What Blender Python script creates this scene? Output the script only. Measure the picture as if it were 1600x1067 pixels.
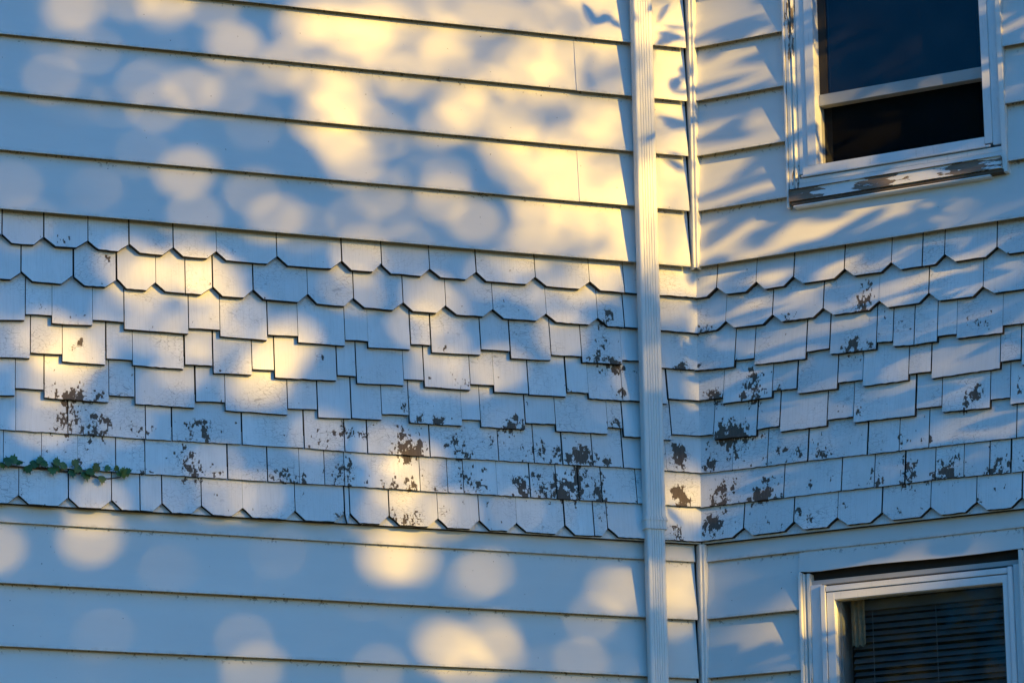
import bpy, bmesh, math, random
from mathutils import Vector, Matrix
import numpy as np
R = math.radians
for o in list(bpy.data.objects): bpy.data.objects.remove(o, do_unlink=True)
scene = bpy.context.scene
COL = scene.collection
random.seed(7); rng = np.random.default_rng(7)

# ---------------------------------------------------------------- camera, sky, sun, exposure
Z0 = 4.9232                       # height of the top of the shingle band above the ground
A, B = 0.29875, 0.486408                   # heading of the main wall and of the bay wall
YAW, PITCH, ROLL, CAM = 0.000265, 0.268761, -0.005715, Vector((-0.649476, -11.099246, -3.323174 + Z0))
fwd = Vector((math.sin(YAW)*math.cos(PITCH), math.cos(YAW)*math.cos(PITCH), math.sin(PITCH)))
rgt = Vector((math.cos(YAW), -math.sin(YAW), 0)); up = rgt.cross(fwd)
rgt, up = rgt*math.cos(ROLL) + up*math.sin(ROLL), up*math.cos(ROLL) - rgt*math.sin(ROLL)
cam_data = bpy.data.cameras.new('camera'); cam = bpy.data.objects.new('camera', cam_data); COL.objects.link(cam)
cam.matrix_world = Matrix(((rgt.x, up.x, -fwd.x, CAM.x), (rgt.y, up.y, -fwd.y, CAM.y), (rgt.z, up.z, -fwd.z, CAM.z), (0, 0, 0, 1)))
cam_data.sensor_width = 36; cam_data.lens = 36*5163.308585/1600; cam_data.clip_end = 3000
scene.camera = cam
SUN_AZ, SUN_EL = A + R(31), R(15)
S = Vector((math.sin(SUN_AZ)*math.cos(SUN_EL), -math.cos(SUN_AZ)*math.cos(SUN_EL), math.sin(SUN_EL)))
ES = Vector((math.cos(SUN_AZ), math.sin(SUN_AZ), 0)); ET = S.cross(ES)
if ET.z < 0: ET = -ET
world = bpy.data.worlds.new('World'); scene.world = world; world.use_nodes = True
nt = world.node_tree; bg = nt.nodes['Background']
sky = nt.nodes.new('ShaderNodeTexSky'); sky.sky_type = 'NISHITA'; sky.sun_disc = False
sky.sun_elevation = SUN_EL; sky.sun_rotation = math.atan2(S.x, S.y)
sky.air_density = 1.0; sky.dust_density = 0.2; sky.ozone_density = 6.0
hs = nt.nodes.new('ShaderNodeHueSaturation'); hs.inputs['Hue'].default_value = 0.501; hs.inputs['Saturation'].default_value = 1.52
nt.links.new(sky.outputs[0], hs.inputs['Color']); nt.links.new(hs.outputs[0], bg.inputs[0]); bg.inputs[1].default_value = 0.094
sd = bpy.data.lights.new('sun', 'SUN'); sd.energy = 5.0; sd.angle = R(0.53); sd.color = (1.0, 0.605, 0.10)
sun = bpy.data.objects.new('sun', sd); COL.objects.link(sun)
sun.rotation_euler = S.to_track_quat('Z', 'Y').to_euler(); sun.location = S*40
vs = scene.view_settings; vs.view_transform = 'Standard'; vs.look = 'None'; vs.gamma = 1; vs.use_curve_mapping = False
vs.exposure = 1.5
scene.render.engine = 'CYCLES'
scene.cycles.max_bounces = 5; scene.cycles.diffuse_bounces = 2; scene.cycles.glossy_bounces = 2; scene.cycles.transparent_max_bounces = 8

# ---------------------------------------------------------------- helpers
def tag(o, label=None, cat=None, group=None, kind=None):
    if label: o['label'] = label
    if cat: o['category'] = cat
    if group: o['group'] = group
    if kind: o['kind'] = kind
    return o
def link(name, me, parent=None, mat=None, loc=(0, 0, 0), rz=0.0):
    o = bpy.data.objects.new(name, me); COL.objects.link(o); o.parent = parent
    o.location = loc; o.rotation_euler = (0, 0, rz)
    if mat is not None and me is not None and not me.materials: me.materials.append(mat)
    return o
def mesh(name, V, F, smooth=False):
    me = bpy.data.meshes.new(name); me.from_pydata([tuple(v) for v in V], [], F); me.update()
    if smooth: me.polygons.foreach_set('use_smooth', [True]*len(me.polygons))
    return me
class MB:
    def __init__(s): s.V = []; s.F = []
    def add(s, V, F):
        n = len(s.V); s.V += [tuple(v) for v in V]; s.F += [tuple(i+n for i in f) for f in F]; return s
    def box(s, x0, x1, y0, y1, z0, z1):
        V = [(x, y, z) for z in (z0, z1) for y in (y0, y1) for x in (x0, x1)]
        return s.add(V, [(0, 2, 3, 1), (4, 5, 7, 6), (0, 1, 5, 4), (2, 6, 7, 3), (0, 4, 6, 2), (1, 3, 7, 5)])
    def tube(s, pts, rad, n=8):
        rings = []
        for i, p in enumerate(pts):
            p = Vector(p); a = Vector(pts[max(i-1, 0)]); b = Vector(pts[min(i+1, len(pts)-1)]); t = (b-a).normalized()
            x = t.cross(Vector((0.13, 0.31, 0.94)));
            if x.length < .1: x = t.cross(Vector((1, 0, 0)))
            x.normalize(); y = t.cross(x); r = rad[i] if hasattr(rad, '__len__') else rad
            rings.append([p + (x*math.cos(q)+y*math.sin(q))*r for q in (2*math.pi*k/n for k in range(n))])
        V = [v for r_ in rings for v in r_]; F = []
        for i in range(len(rings)-1):
            for k in range(n): F.append((i*n+k, i*n+(k+1) % n, (i+1)*n+(k+1) % n, (i+1)*n+k))
        F.append(tuple(range(n))[::-1]); F.append(tuple(range((len(rings)-1)*n, len(rings)*n)))
        return s.add(V, F)
    def prism(s, sec, x0, x1, nx=1, wob=None):
        """closed section [(y, z)] extruded along x"""
        n = len(sec); V = []; F = []
        for i in range(nx+1):
            x = x0+(x1-x0)*i/nx
            for j, (y, z) in enumerate(sec):
                dy, dz = wob(x, j) if wob else (0, 0); V.append((x, y+dy, z+dz))
        for i in range(nx):
            for j in range(n): F.append((i*n+j, (i+1)*n+j, (i+1)*n+(j+1) % n, i*n+(j+1) % n))
        F.append(tuple(range(n))); F.append(tuple(range(nx*n, nx*n+n))[::-1])
        return s.add(V, F)
    def build(s, name, mat, parent=None, loc=(0, 0, 0), rz=0.0, smooth=False, bevel=0):
        me = mesh(name, s.V, s.F, smooth)
        bm = bmesh.new(); bm.from_mesh(me); bmesh.ops.recalc_face_normals(bm, faces=bm.faces)
        if bevel: bmesh.ops.bevel(bm, geom=bm.edges[:], offset=bevel, segments=2, affect='EDGES', clamp_overlap=True)
        bm.to_mesh(me); bm.free()
        return link(name, me, parent, mat, loc, rz)

# ---------------------------------------------------------------- materials
class N:
    def __init__(s, name):
        s.m = bpy.data.materials.new(name); s.m.use_nodes = True; s.t = s.m.node_tree
        s.b = s.t.nodes['Principled BSDF']; s.out = s.t.nodes['Material Output']
    def n(s, typ, **kw):
        nd = s.t.nodes.new(typ)
        for k, v in kw.items():
            if hasattr(nd, k): setattr(nd, k, v)
            else: nd.inputs[k.replace('_', ' ')].default_value = v
        return nd
    def l(s, a, b): s.t.links.new(a, b)
    def coords(s, scale=(1, 1, 1), rand=0.0):
        tc = s.n('ShaderNodeTexCoord'); mp = s.n('ShaderNodeMapping'); mp.inputs['Scale'].default_value = scale
        src = tc.outputs['Object']
        if rand:
            oi = s.n('ShaderNodeObjectInfo'); ml = s.n('ShaderNodeMath', operation='MULTIPLY'); ml.inputs[1].default_value = rand
            s.l(oi.outputs['Random'], ml.inputs[0]); ad = s.n('ShaderNodeVectorMath', operation='ADD')
            s.l(src, ad.inputs[0]); s.l(ml.outputs[0], ad.inputs[1]); src = ad.outputs[0]
        s.l(src, mp.inputs[0]); return mp.outputs[0]
    def noise(s, vec, scale, detail=3, rough=.5, dist=0.0):
        nd = s.n('ShaderNodeTexNoise'); nd.inputs['Scale'].default_value = scale; nd.inputs['Detail'].default_value = detail
        nd.inputs['Roughness'].default_value = rough; nd.inputs['Distortion'].default_value = dist; s.l(vec, nd.inputs['Vector']); return nd.outputs['Fac']
    def rng(s, v, a, b, c=0., d=1., smooth=False):
        nd = s.n('ShaderNodeMapRange'); nd.interpolation_type = 'SMOOTHSTEP' if smooth else 'LINEAR'
        for i, q in enumerate((a, b, c, d)): nd.inputs[i+1].default_value = q
        s.l(v, nd.inputs[0]); return nd.outputs[0]
    def math(s, op, a, b=None):
        nd = s.n('ShaderNodeMath', operation=op)
        for i, q in enumerate((a, b)):
            if q is None: continue
            if isinstance(q, (int, float)): nd.inputs[i].default_value = q
            else: s.l(q, nd.inputs[i])
        return nd.outputs[0]
    def mix(s, fac, a, b):
        nd = s.n('ShaderNodeMix', data_type='RGBA')
        for key, q in ((0, fac), (6, a), (7, b)):
            if isinstance(q, (int, float)): nd.inputs[key].default_value = q
            elif isinstance(q, tuple): nd.inputs[key].default_value = (*q, 1) if len(q) == 3 else q
            else: s.l(q, nd.inputs[key])
        return nd.outputs[2]
    def bump(s, h, strength=.3, dist=.002, prev=None):
        nd = s.n('ShaderNodeBump'); nd.inputs['Strength'].default_value = strength; nd.inputs['Distance'].default_value = dist
        s.l(h, nd.inputs['Height'])
        if prev is not None: s.l(prev, nd.inputs['Normal'])
        return nd.outputs[0]
    def done(s, col, rough=.5, nrm=None, spec=.5):
        if isinstance(col, tuple): s.b.inputs['Base Color'].default_value = (*col, 1)
        else: s.l(col, s.b.inputs['Base Color'])
        if isinstance(rough, (int, float)): s.b.inputs['Roughness'].default_value = rough
        else: s.l(rough, s.b.inputs['Roughness'])
        s.b.inputs['Specular IOR Level'].default_value = spec
        if nrm is not None: s.l(nrm, s.b.inputs['Normal'])
        return s.m
def mat_siding():
    m = N('aluminium_siding'); v = m.coords((1, 1, 1), 17.)
    v2 = m.coords((.7, 1, 3), 9.)
    big = m.noise(v2, 2.2, 4, .6); fine = m.noise(v, 420, 2, .6); spk = m.noise(v, 95, 1, .4)
    col = m.mix(m.rng(big, .3, .75), (.74, .73, .70), (.67, .665, .645))
    # grime that collects along the lower edge of each course
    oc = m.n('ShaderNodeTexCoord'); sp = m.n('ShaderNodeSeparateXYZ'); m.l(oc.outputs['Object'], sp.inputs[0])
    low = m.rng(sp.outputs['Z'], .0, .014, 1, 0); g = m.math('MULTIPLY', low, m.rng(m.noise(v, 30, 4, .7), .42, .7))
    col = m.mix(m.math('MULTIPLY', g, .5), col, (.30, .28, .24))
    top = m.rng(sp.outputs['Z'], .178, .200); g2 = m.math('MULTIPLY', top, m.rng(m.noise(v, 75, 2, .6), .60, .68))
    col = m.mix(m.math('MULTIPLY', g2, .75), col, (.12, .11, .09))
    col = m.mix(m.rng(spk, .80, .83), col, (.15, .13, .10))
    b = m.bump(m.noise(m.coords((.5, 1, 1.3), 5.), 4.5, 2, .5), .25, .006); b = m.bump(fine, .06, .0006, b)
    return m.done(col, m.rng(big, .2, .8, .42, .58), b, .4)
def mat_shingle():
    m = N('peeling_white_paint'); v = m.coords((1, .3, .62), 31.)
    at = m.n('ShaderNodeAttribute', attribute_name='wear'); w = at.outputs['Fac']
    n1 = m.noise(v, 38, 2, .55, .3)
    vo = m.n('ShaderNodeTexVoronoi', feature='F1', distance='CHEBYCHEV'); vo.inputs['Scale'].default_value = 66; m.l(v, vo.inputs['Vector'])
    blk = m.n('ShaderNodeSeparateColor'); m.l(vo.outputs['Color'], blk.inputs[0])
    vo2 = m.n('ShaderNodeTexVoronoi', feature='F1', distance='CHEBYCHEV'); vo2.inputs['Scale'].default_value = 150; m.l(v, vo2.inputs['Vector'])
    blk2 = m.n('ShaderNodeSeparateColor'); m.l(vo2.outputs['Color'], blk2.inputs[0])
    val = m.math('ADD', w, m.math('MULTIPLY', m.math('SUBTRACT', n1, .5), 1.5))
    val = m.math('ADD', val, m.math('MULTIPLY', m.math('SUBTRACT', blk.outputs[0], .5), .62))
    val = m.math('ADD', val, m.math('MULTIPLY', m.math('SUBTRACT', blk2.outputs[1], .5), .42))
    peel = m.rng(val, .80, .83)
    halo = m.rng(val, .66, .80)
    speck = m.rng(m.math('ADD', m.noise(m.coords((1, .3, .7), 3.), 150, 2, .5), m.math('MULTIPLY', w, .16)), .80, .815)
    # crackle
    ck = m.n('ShaderNodeTexVoronoi', feature='DISTANCE_TO_EDGE'); ck.inputs['Scale'].default_value = 58
    dn = m.n('ShaderNodeTexNoise'); dn.inputs['Scale'].default_value = 40; vc = m.coords((.75, .2, 1.7), 23.); m.l(vc, dn.inputs['Vector'])
    ad = m.n('ShaderNodeVectorMath', operation='MULTIPLY_ADD'); m.l(dn.outputs['Color'], ad.inputs[0]); ad.inputs[1].default_value = (.025, 0, .025); m.l(vc, ad.inputs[2])
    m.l(ad.outputs[0], ck.inputs['Vector'])
    patch = m.rng(m.math('ADD', m.noise(m.coords((1, 1, 1), 13.), 7, 2, .5), m.math('MULTIPLY', w, .22)), .50, .68)
    crack = m.math('MULTIPLY', m.rng(ck.outputs['Distance'], .0, .045, 1, 0), patch)
    grain = m.noise(m.coords((26, 2, 1.1), 41.), 12, 4, .65)
    wood = m.mix(grain, (.048, .038, .033), (.19, .150, .118))
    oi = m.n('ShaderNodeObjectInfo')
    paint = m.mix(oi.outputs['Random'], (.87, .87, .86), (.74, .75, .755))
    paint = m.mix(m.rng(m.noise(v, 9, 4, .65), .35, .8), paint, (.70, .70, .68))
    paint = m.mix(m.rng(m.noise(m.coords((30, 2, 1.0), 19.), 9, 3, .6), .48, .75, 0, .45), paint, (.60, .60, .585))
    paint = m.mix(m.math('MULTIPLY', crack, .65), paint, (.20, .20, .20))
    paint = m.mix(m.math('MULTIPLY', halo, .25), paint, (.52, .52, .50))
    pm = m.math('MAXIMUM', peel, m.math('MULTIPLY', speck, .9))
    col = m.mix(pm, paint, wood)
    h = m.math('SUBTRACT', 1., m.math('ADD', pm, m.math('MULTIPLY', crack, .35)))
    b = m.bump(h, .7, .0016); b = m.bump(m.noise(m.coords((22, 2, 1.2), 7.), 14, 3, .6), .30, .0012, b)
    return m.done(col, m.rng(pm, 0, 1, .48, .9), b, .35)
def mat_frame(name='white_frame', c=(.74, .75, .76), r=.38, dirt=.5):
    m = N(name); v = m.coords((1, 1, .4), 19.)
    big = m.noise(v, 6, 4, .65); f = m.noise(m.coords((3, 3, .3), 3.), 60, 3, .6)
    col = m.mix(m.math('MULTIPLY', m.rng(big, .45, .8), dirt), c, tuple(x*.66 for x in c))
    col = m.mix(m.math('MULTIPLY', m.rng(f, .60, .75), dirt*.6), col, (.30, .29, .26))
    return m.done(col, m.rng(big, .2, .8, r, r+.2), m.bump(f, .06, .001), .45)
def mat_old_casing():
    m = N('old_peeling_trim'); v = m.coords((1, .6, .18), 5.)
    at = m.n('ShaderNodeAttribute', attribute_name='wear')
    n1 = m.noise(v, 60, 5, .65, .3); val = m.math('ADD', at.outputs['Fac'], m.math('MULTIPLY', m.math('SUBTRACT', n1, .5), 1.6))
    peel = m.rng(val, .60, .64)
    grain = m.noise(m.coords((1, 1, .15), 2.), 130, 4, .7)
    wood = m.mix(grain, (.07, .055, .045), (.27, .22, .18))
    paint = m.mix(m.noise(v, 20, 4, .6), (.74, .74, .72), (.60, .60, .58))
    b = m.bump(m.math('SUBTRACT', 1., peel), .8, .002); b = m.bump(grain, .3, .001, b)
    return m.done(m.mix(peel, paint, wood), m.rng(peel, 0, 1, .5, .9), b, .35)
def mat_sill():
    m = N('peeling_sill_paint'); v = m.coords((.22, .7, 1), 5.)
    at = m.n('ShaderNodeAttribute', attribute_name='wear')
    n1 = m.noise(v, 55, 5, .65, .3); val = m.math('ADD', at.outputs['Fac'], m.math('MULTIPLY', m.math('SUBTRACT', n1, .5), 1.6))
    peel = m.rng(val, .60, .63); grain = m.noise(m.coords((.1, 1, 1.4), 2.), 150, 4, .7)
    wood = m.mix(grain, (.09, .065, .05), (.33, .26, .20))
    b = m.bump(m.math('SUBTRACT', 1., peel), .9, .003); b = m.bump(grain, .4, .0012, b)
    return m.done(m.mix(peel, m.mix(n1, (.82, .82, .80), (.70, .70, .68)), wood), m.rng(peel, 0, 1, .5, .92), b, .35)
def mat_plain(name, c, r=.7, spec=.3, var=.25, scale=30.):
    m = N(name); v = m.coords((1, 1, 1), 7.)
    return m.done(m.mix(m.noise(v, scale, 4, .6), c, tuple(x*(1-var) for x in c)), r, None, spec)
def mat_glass(name, tint=(.80, .82, .84), dust=.05, refl=1.):
    m = N(name); t = m.t; t.nodes.remove(m.b)
    tr = m.n('ShaderNodeBsdfTransparent'); tr.inputs[0].default_value = (*tint, 1)
    gl = m.n('ShaderNodeBsdfGlossy'); gl.inputs['Roughness'].default_value = .03
    v = m.coords((1, 1, 1)); gb = m.bump(m.noise(v, 3.5, 2, .5), .08, .01); m.l(gb, gl.inputs['Normal'])
    fr = m.n('ShaderNodeFresnel'); fr.inputs['IOR'].default_value = 1.55
    mx = m.n('ShaderNodeMixShader'); m.l(m.math('MULTIPLY', fr.outputs[0], refl), mx.inputs[0]); m.l(tr.outputs[0], mx.inputs[1]); m.l(gl.outputs[0], mx.inputs[2])
    df = m.n('ShaderNodeBsdfDiffuse'); df.inputs[0].default_value = (.45, .47, .50, 1)
    m2 = m.n('ShaderNodeMixShader'); m.l(m.rng(m.noise(v, 11, 5, .7), .35, .8, dust*.4, dust), m2.inputs[0]); m.l(mx.outputs[0], m2.inputs[1]); m.l(df.outputs[0], m2.inputs[2])
    m.l(m2.outputs[0], m.out.inputs[0]); return m.m
def mat_screen():
    m = N('insect_screen'); t = m.t; t.nodes.remove(m.b)
    tr = m.n('ShaderNodeBsdfTransparent'); df = m.n('ShaderNodeBsdfDiffuse'); df.inputs[0].default_value = (.012, .012, .013, 1)
    v = m.coords((1, 1, 1)); mx = m.n('ShaderNodeMixShader'); m.l(m.rng(m.noise(v, 5, 3, .6), .3, .7, .45, .6), mx.inputs[0])
    m.l(tr.outputs[0], mx.inputs[1]); m.l(df.outputs[0], mx.inputs[2]); m.l(mx.outputs[0], m.out.inputs[0]); return m.m
def mat_leaf(name, c0, c1, r=.45):
    m = N(name); at = m.n('ShaderNodeAttribute', attribute_name='tone')
    v = m.coords((1, 1, 1)); col = m.mix(at.outputs['Fac'], c0, c1); col = m.mix(m.rng(m.noise(v, 60, 3, .6), .4, .8, 0, .5), col, tuple(x*.55 for x in c0))
    return m.done(col, r, None, .4)
def mat_bark():
    m = N('bark'); v = m.coords((1, 1, .2)); n1 = m.noise(v, 22, 5, .7)
    return m.done(m.mix(n1, (.05, .04, .032), (.20, .165, .13)), .9, m.bump(n1, .8, .02), .2)
def mat_ground():
    m = N('lawn'); v = m.coords((1, 1, 1)); n1 = m.noise(v, .8, 5, .7); n2 = m.noise(v, 30, 4, .7)
    c = m.mix(n2, (.035, .055, .02), (.09, .11, .045)); c = m.mix(m.rng(n1, .5, .75), c, (.13, .11, .075))
    return m.done(c, .95, m.bump(n2, .8, .03), .1)
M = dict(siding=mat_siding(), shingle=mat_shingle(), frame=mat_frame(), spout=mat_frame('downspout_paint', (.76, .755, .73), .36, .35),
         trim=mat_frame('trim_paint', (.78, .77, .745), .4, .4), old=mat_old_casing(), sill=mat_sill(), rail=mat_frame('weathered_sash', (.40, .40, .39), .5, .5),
         backing=mat_plain('shaded_siding_back', (.10, .095, .085), .8, .2), butt=mat_plain('shaded_butt_wood', (.050, .044, .040), .95, .1, .5, 90.), oldwood=mat_plain('bare_sill_wood', (.17, .125, .09), .9, .1, .6, 40.), sheath=mat_plain('weathered_sheathing', (.055, .048, .043), .95, .1), dark=mat_plain('dark_room', (.030, .028, .026), .95, .1),
         glass=mat_glass('sash_glass', (.42, .45, .50), .06, .8), glass2=mat_glass('storm_glass', (.84, .86, .87), .008, .28), screen=mat_screen(),
         slat=mat_plain('blind_slat', (.17, .17, .165), .5, .3, .2, 9.), cord=mat_plain('blind_cord', (.30, .30, .29), .8), reflection_cloth=mat_plain('tan_reflection_cloth', (.55, .44, .28), .9, .1, .6, 60.),
         ivy=mat_leaf('ivy_leaf', (.045, .095, .020), (.12, .20, .045), .4), stem=mat_plain('ivy_stem', (.07, .045, .03), .8), bark=mat_bark(),
         leaf=mat_leaf('tree_leaf', (.045, .085, .022), (.085, .12, .035), .5), lawn=mat_ground())

# ---------------------------------------------------------------- ground
me = mesh('ground', [(-1500, -1500, 0), (1500, -1500, 0), (1500, 1500, 0), (-1500, 1500, 0)], [(0, 1, 2, 3)])
tag(link('ground', me, None, M['lawn']), kind='structure')

# ---------------------------------------------------------------- house
# Wall coordinates: x runs along the wall to the right, y into the wall (so -y is proud of the siding), z up; z = 0 at the top of the shingle band.
house = link('house', None); tag(house, 'white wooden house with a shingle band between two runs of clapboard and an angled bay', 'house')
LEFT, RIGHT = -3.35, 1.62
GRD = -Z0
def wall_panel(name, x0, x1, rz, holes):
    mb = MB(); y0, y1 = .050, .16
    xs = sorted({x0, x1, *[h[0] for h in holes], *[h[1] for h in holes]}); zs = sorted({GRD, -1.0, 0.0, 2.2, *[h[2] for h in holes], *[h[3] for h in holes]})
    for i in range(len(xs)-1):
        for j in range(len(zs)-1):
            cx, cz = (xs[i]+xs[i+1])/2, (zs[j]+zs[j+1])/2
            if any(h[0] < cx < h[1] and h[2] < cz < h[3] for h in holes): continue
            mb.box(xs[i], xs[i+1], y0, y1, zs[j], zs[j+1])
    return mb.build(name, M['sheath'], house, (0, 0, Z0), rz)
wallL = wall_panel('wall', LEFT, .09, A, [])
wallR = wall_panel('bay_wall', -.09, RIGHT, -B, [(.395, 1.112, .255, 1.75), (.425, 1.112, -2.75, -1.165)])
WALL = {'L': wallL, 'R': wallR}

# --- siding boards: one object per board, each a bent metal course with an open hollow under its lip
EXPO, DEP = .2032, .027
def board(side, x0, x1, zb, zt=None, dfront=0.0, name='siding_board', wav=.0011, sag=.0012, full=True):
    zt = zb+EXPO if zt is None else zt
    h = zt-zb; k = DEP/EXPO
    yb = -dfront; top = yb+k*(h+.010)
    sec = [(yb, .0), (yb-.0004, .0025), (yb+k*.06, .06), (yb+k*.13, .13) if h > .15 else (yb+k*h*.8, h*.8), (top, h+.010),
           (top+.006, h+.010), (yb+.013+k*.03, .020), (yb+.0045, .020), (yb+.0045, .0010), (yb+.0025, -.0004)]
    ph = [random.uniform(0, 6.28) for _ in range(4)]
    def wob(x, j):
        e = 1. if j in (0, 1, 2, 3, 7, 8, 9) else 0.
        return (e*wav*(math.sin(x*2.3+ph[0])+.6*math.sin(x*5.9+ph[1])), (sag*math.sin(x*1.7+ph[2])+.4*sag*math.sin(x*7.1+ph[3])) if j in (0, 1, 7, 8, 9) else 0.)
    mb = MB().prism(sec, x0, x1, max(2, int((x1-x0)/.16)), wob)
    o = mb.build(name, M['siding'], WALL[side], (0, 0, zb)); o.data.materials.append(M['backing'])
    for pl in o.data.polygons:                              # back of the metal, coloured dark to deepen the shade under each lap
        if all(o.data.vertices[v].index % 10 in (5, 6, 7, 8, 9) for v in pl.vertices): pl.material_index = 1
    return o
CU = [0.0, 0.2046, 0.407, 0.6129, 0.8148, 1.018, 1.221, 1.424]                      # butt heights, upper run
CD = [-1.0498, -1.2515, -1.4541, -1.6573, -1.8605]                      # butt heights, lower run
for i, z in enumerate(CU):
    zt = CU[i+1] if i+1 < len(CU) else z+EXPO
    sm = {1: -.4265, 3: -.4336, 0: -2.86, 2: -2.70, 4: -2.95}.get(i, -2.9)
    board('L', LEFT, sm+.002, z, zt, -.0006)
    board('L', sm, -.0205, z, zt, .0006)
    if i == 0: board('R', .0125, RIGHT, z, zt)
    else:
        board('R', .0125, .3525, z, zt)
        board('R', 1.1585, RIGHT, z, zt)
ztop = -.985
board('L', LEFT, -2.75, CD[0], ztop, -.0125, wav=.0007); board('L', -2.752, -.0205, CD[0], ztop, -.012, wav=.0007)
board('R', .0125, RIGHT, CD[0], ztop, -.012, wav=.0007)
for i in range(1, len(CD)):
    z, zt = CD[i], CD[i-1]
    sm = [-2.8, -.262, -2.7, -2.9, -1.4][i % 5] if i != 1 else -2.66
    board('L', LEFT, sm+.002, z, zt, -.0006); board('L', sm, -.0205, z, zt, .0006)
    board('R', .0125, .3525, z, zt); board('R', 1.1435, RIGHT, z, zt)

# short board over the head of the lower window, its lower edge bent out of line
hx = [.352, .39, .43, .50, .60, .72, .86, 1.0, 1.131, 1.1435]; hz = [-1.118, -1.1225, -1.124, -1.1215, -1.119, -1.1205, -1.1235, -1.1225, -1.119, -1.118]
V = []; F = []
for x, z in zip(hx, hz):
    b = z+1.1205
    V += [(x, .0100+b*.6, z-CD[1]), (x, .0205, CD[0]+.012-CD[1]), (x, .026, CD[0]+.012-CD[1]), (x, .022, z+.004-CD[1]), (x, .0140, z-.0005-CD[1])]
for i in range(len(hx)-1):
    for j in range(5): F.append((i*5+j, i*5+5+j, i*5+5+(j+1) % 5, i*5+(j+1) % 5))
F += [(0, 1, 2, 3, 4), tuple(range(len(V)-5, len(V)))[::-1]]
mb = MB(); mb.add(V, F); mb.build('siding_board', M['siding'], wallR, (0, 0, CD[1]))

# --- inside corner trim, two ribs
for z0, z1 in ((-.004, 2.0), (CD[-1]-.2, -.992)):
    mb = MB()
    for x0, x1, an in ((-.0125, -.0035, A), (.0030, .0122, -B)):
        c, s_ = math.cos(an), math.sin(an); V = []
        for z in (z0, z1):
            for x, y in ((x0, .028), (x0, -.0075), (x0+.0015, -.0092), (x1-.0015, -.0092), (x1, -.0075), (x1, .028)):
                V.append((x*c-y*s_, x*s_+y*c, z))
        n = 6; mb.add(V, [tuple(range(n))[::-1], tuple(range(n, 2*n))]+[(j, (j+1) % n, n+(j+1) % n, n+j) for j in range(n)])
    mb.build('corner_trim', M['trim'], house, (0, 0, Z0))

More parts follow.
